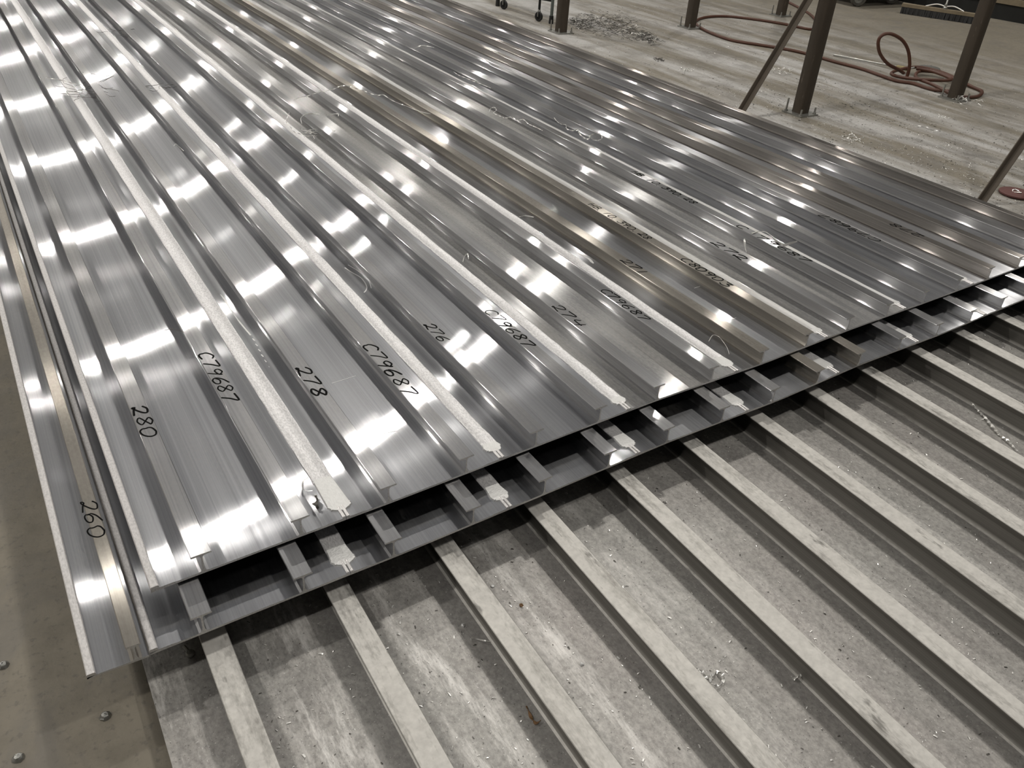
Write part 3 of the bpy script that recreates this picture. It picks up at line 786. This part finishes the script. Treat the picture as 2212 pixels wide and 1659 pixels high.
def chips(name, lab, regions, count, zf, smin, smax, mats, seed, parent_lab=None):
    r_ = random.Random(seed); mb = MB()
    for k in range(count):
        (x0, y0, x1, y1), z = r_.choice(regions)
        p = Vector((r_.uniform(x0, x1), r_.uniform(y0, y1), z+.0015)); s = r_.uniform(smin, smax)*r_.uniform(.4, 1); a = r_.uniform(0, 6.28)
        e = Vector((math.cos(a), math.sin(a), 0))*s; f = Vector((-math.sin(a), math.cos(a), 0))*s*r_.uniform(.15, .5); up = Vector((0,0,s*r_.uniform(.1,.5)))
        th = Vector((0,0,.0006))
        q = [p-e-f, p-f*.8+up, p+e-f*.6, p+e*.9+f, p+f*.8+up, p-e*.8+f]
        mb.add(q+[v-th for v in q], [(0,1,4,5),(1,2,3,4),(11,10,7,6),(10,9,8,7),(0,6,7,1),(1,7,8,2),(2,8,9,3),(3,9,10,4),(4,10,11,5),(5,11,6,0)])
    o = mb.build(name, mats); props(o, lab, 'metal chips', kind='stuff'); return o
chips('metal_chips', 'bright metal chips scattered over the dusty floor right of the stack', [((4.5,1.9,8.5,9),0), ((4.5,1.9,6.8,5.5),0), ((4.5,2,6.2,4.4),0)], 4200, 0, .0022, .0105, M_CHIP, 1)
chips('dark_chips', 'dark grit and chips scattered over the dusty floor right of the stack', [((4.5,1.9,8.5,9),0), ((4.5,1.9,6.8,5.5),0)], 2600, 0, .0025, .012, M_SWARFD, 2)
bays = [((BX+SB*k+.035, .2, BX+SB*(k+1)-.035, 2.2), ZB) for k in range(0, 12)]
chips('metal_chips', 'bright metal chips lying in the bays of the dusty bottom panel', bays, 2600, 0, .0012, .0066, M_CHIP, 3)
chips('dark_chips', 'dark grit lying in the bays of the dusty bottom panel', bays, 1400, 0, .001, .005, M_SWARFD, 4)
# clusters round post feet and a few knots on the floor
for i, (x, y, lab, R) in enumerate([(2095,222,'bright crumpled chips at the foot of the post in the hose coil', .11), (2038,256,'small ball of chips on the floor below the hose coil', .035), (1840,302,'scatter of crumpled chips near the right side of the top panel', .07),
        (1428,130,'branching scrap of swarf on the floor near the stack', .06), (1482,152,'swarf scrap with a bright curved sliver near the stack edge', .06), (1690,155,'row of swarf scraps between the slanting brace and the broad post', .09)]):
    r_ = random.Random(i+50); mb = MB(); cc = at(x, y, .002)
    for k in range(16):
        p = [cc+Vector((r_.gauss(0,R*.5), r_.gauss(0,R*.5), r_.random()*R*.25))]; d = r_.uniform(0, 6.28)
        for s_ in range(4):
            d += r_.uniform(-1.2, 1.2); p.append(p[-1]+Vector((math.cos(d), math.sin(d), r_.uniform(-.5,.6)))*R*.25); p[-1].z = max(.002, p[-1].z)
        flatstrip(crom(p, 3), r_.uniform(.0015, .004), twist=.5, mb=mb)
    props(mb.build('swarf_scrap', M_SWARF if i != 3 else M_SWARFD), lab, 'metal shavings', 'swarf scraps on the floor')
curl('thin pale curl on the floor right of the broad post', [(1968,268),(1985,272),(2000,274),(2012,280),(2030,283)], 0, .003, .4, lift=.01)
curl('bright curved sliver standing in floor scrap near the stack edge', [(1476,160),(1478,152),(1484,148),(1488,147)], 0, .004, .1, lift=.02)

# scraps on the bottom panel
curl('coiled heavy shaving beside a bar, lower right of the bottom panel', [(1499,1440),(1508,1446),(1518,1452),(1524,1462),(1532,1470),(1536,1458),(1548,1452),(1560,1456),(1564,1466),(1556,1478),(1544,1480),(1534,1474)], ZB+.003, .0034, .5, nm='metal_shaving')
curl('small crushed shaving beside a bar, right of the coiled one', [(1709,1461),(1716,1466),(1724,1463),(1729,1458),(1726,1466)], ZB+.003, .0034, .4)
curl('long twisted sliver of swarf between two bars at the right edge', [(2095,862),(2102,874),(2112,886),(2124,898),(2136,912),(2150,928),(2162,942),(2178,952),(2188,964),(2200,976)], ZB+.004, .0040, .9, lift=.006)
curl('short thin shaving against a bar below the middle of the bottom panel', [(1018,1378),(1032,1381),(1048,1384),(1060,1386)], ZB+.003, .0012, .2)
o = flatstrip(crom([at(x, y, ZB+.006) for x, y in ((1137,1525),(1143,1540),(1150,1555),(1158,1562),(1168,1556))], 5), .004, twist=.4).build('dry_scrap', M_LEAF)
props(o, 'curled brown dry scrap in a bay of the bottom panel', 'scrap')
# paper-white flecks big enough to point at
for i, (x, y, lab) in enumerate([(1000,1352,'pale crumb beside a bar, left of the middle of the bottom panel'), (1064,1267,'small pale crumb just right of the third visible bar'), (1257,1436,'pale crumb in the middle bay of the bottom panel'), (1126,1309,'round yellowish crumb in the fourth visible bay')]):
    c = at(x, y, ZB); r_ = random.Random(i); 
    mb = MB().lathe((c.x, c.y, ZB), [(.003,0),(.0055,.001),(.005,.004),(.002,.006),(.0001,.006)], 7)
    for v in mb.v: v.x += r_.uniform(-.001,.001); v.y += r_.uniform(-.0015,.0015)
    props(mb.build('pale_crumb', M_LEAF if i == 3 else M_TAB), lab, 'crumb', 'pale crumbs on the bottom panel')
# knob-headed bolt under the overhanging corner
c = at(412, 1416, ZB)
kb = empty('loose_bolt', (c.x, c.y, ZB), 'round-headed bolt lying on the bottom panel under the overhanging corner', 'bolt')
MB().lathe((c.x, c.y, ZB), [(.008,0),(.0105,.004),(.011,.009),(.008,.014),(.0001,.0155)], 16).build('head', M_STEEL, kb)
MB().tube([(c.x, c.y, ZB+.007), (c.x-.008, c.y+.028, ZB+.007)], .0045, 8).build('shank', M_STEEL, kb)

# anchor stubs left in the concrete on the left
for i, (x, y, lab) in enumerate([(8,1438,'steel anchor stub in the floor at the left edge'), (228,1548,'steel anchor stub in the floor nearest the bottom panel'), (40,1638,'steel anchor stub in the floor at the bottom left corner')]):
    c = at(x, y, 0); r_ = random.Random(i+9)
    mb = MB().lathe((c.x, c.y, 0), [(.013,0),(.012,.004),(.0085,.008),(.0065,.010),(.0001,.0105)], 9)
    for v in mb.v: v.x += r_.uniform(-.0015,.0015); v.y += r_.uniform(-.0015,.0015)
    props(mb.build('anchor_stub', M_STEEL), lab, 'anchor stub', 'anchor stubs in the floor')
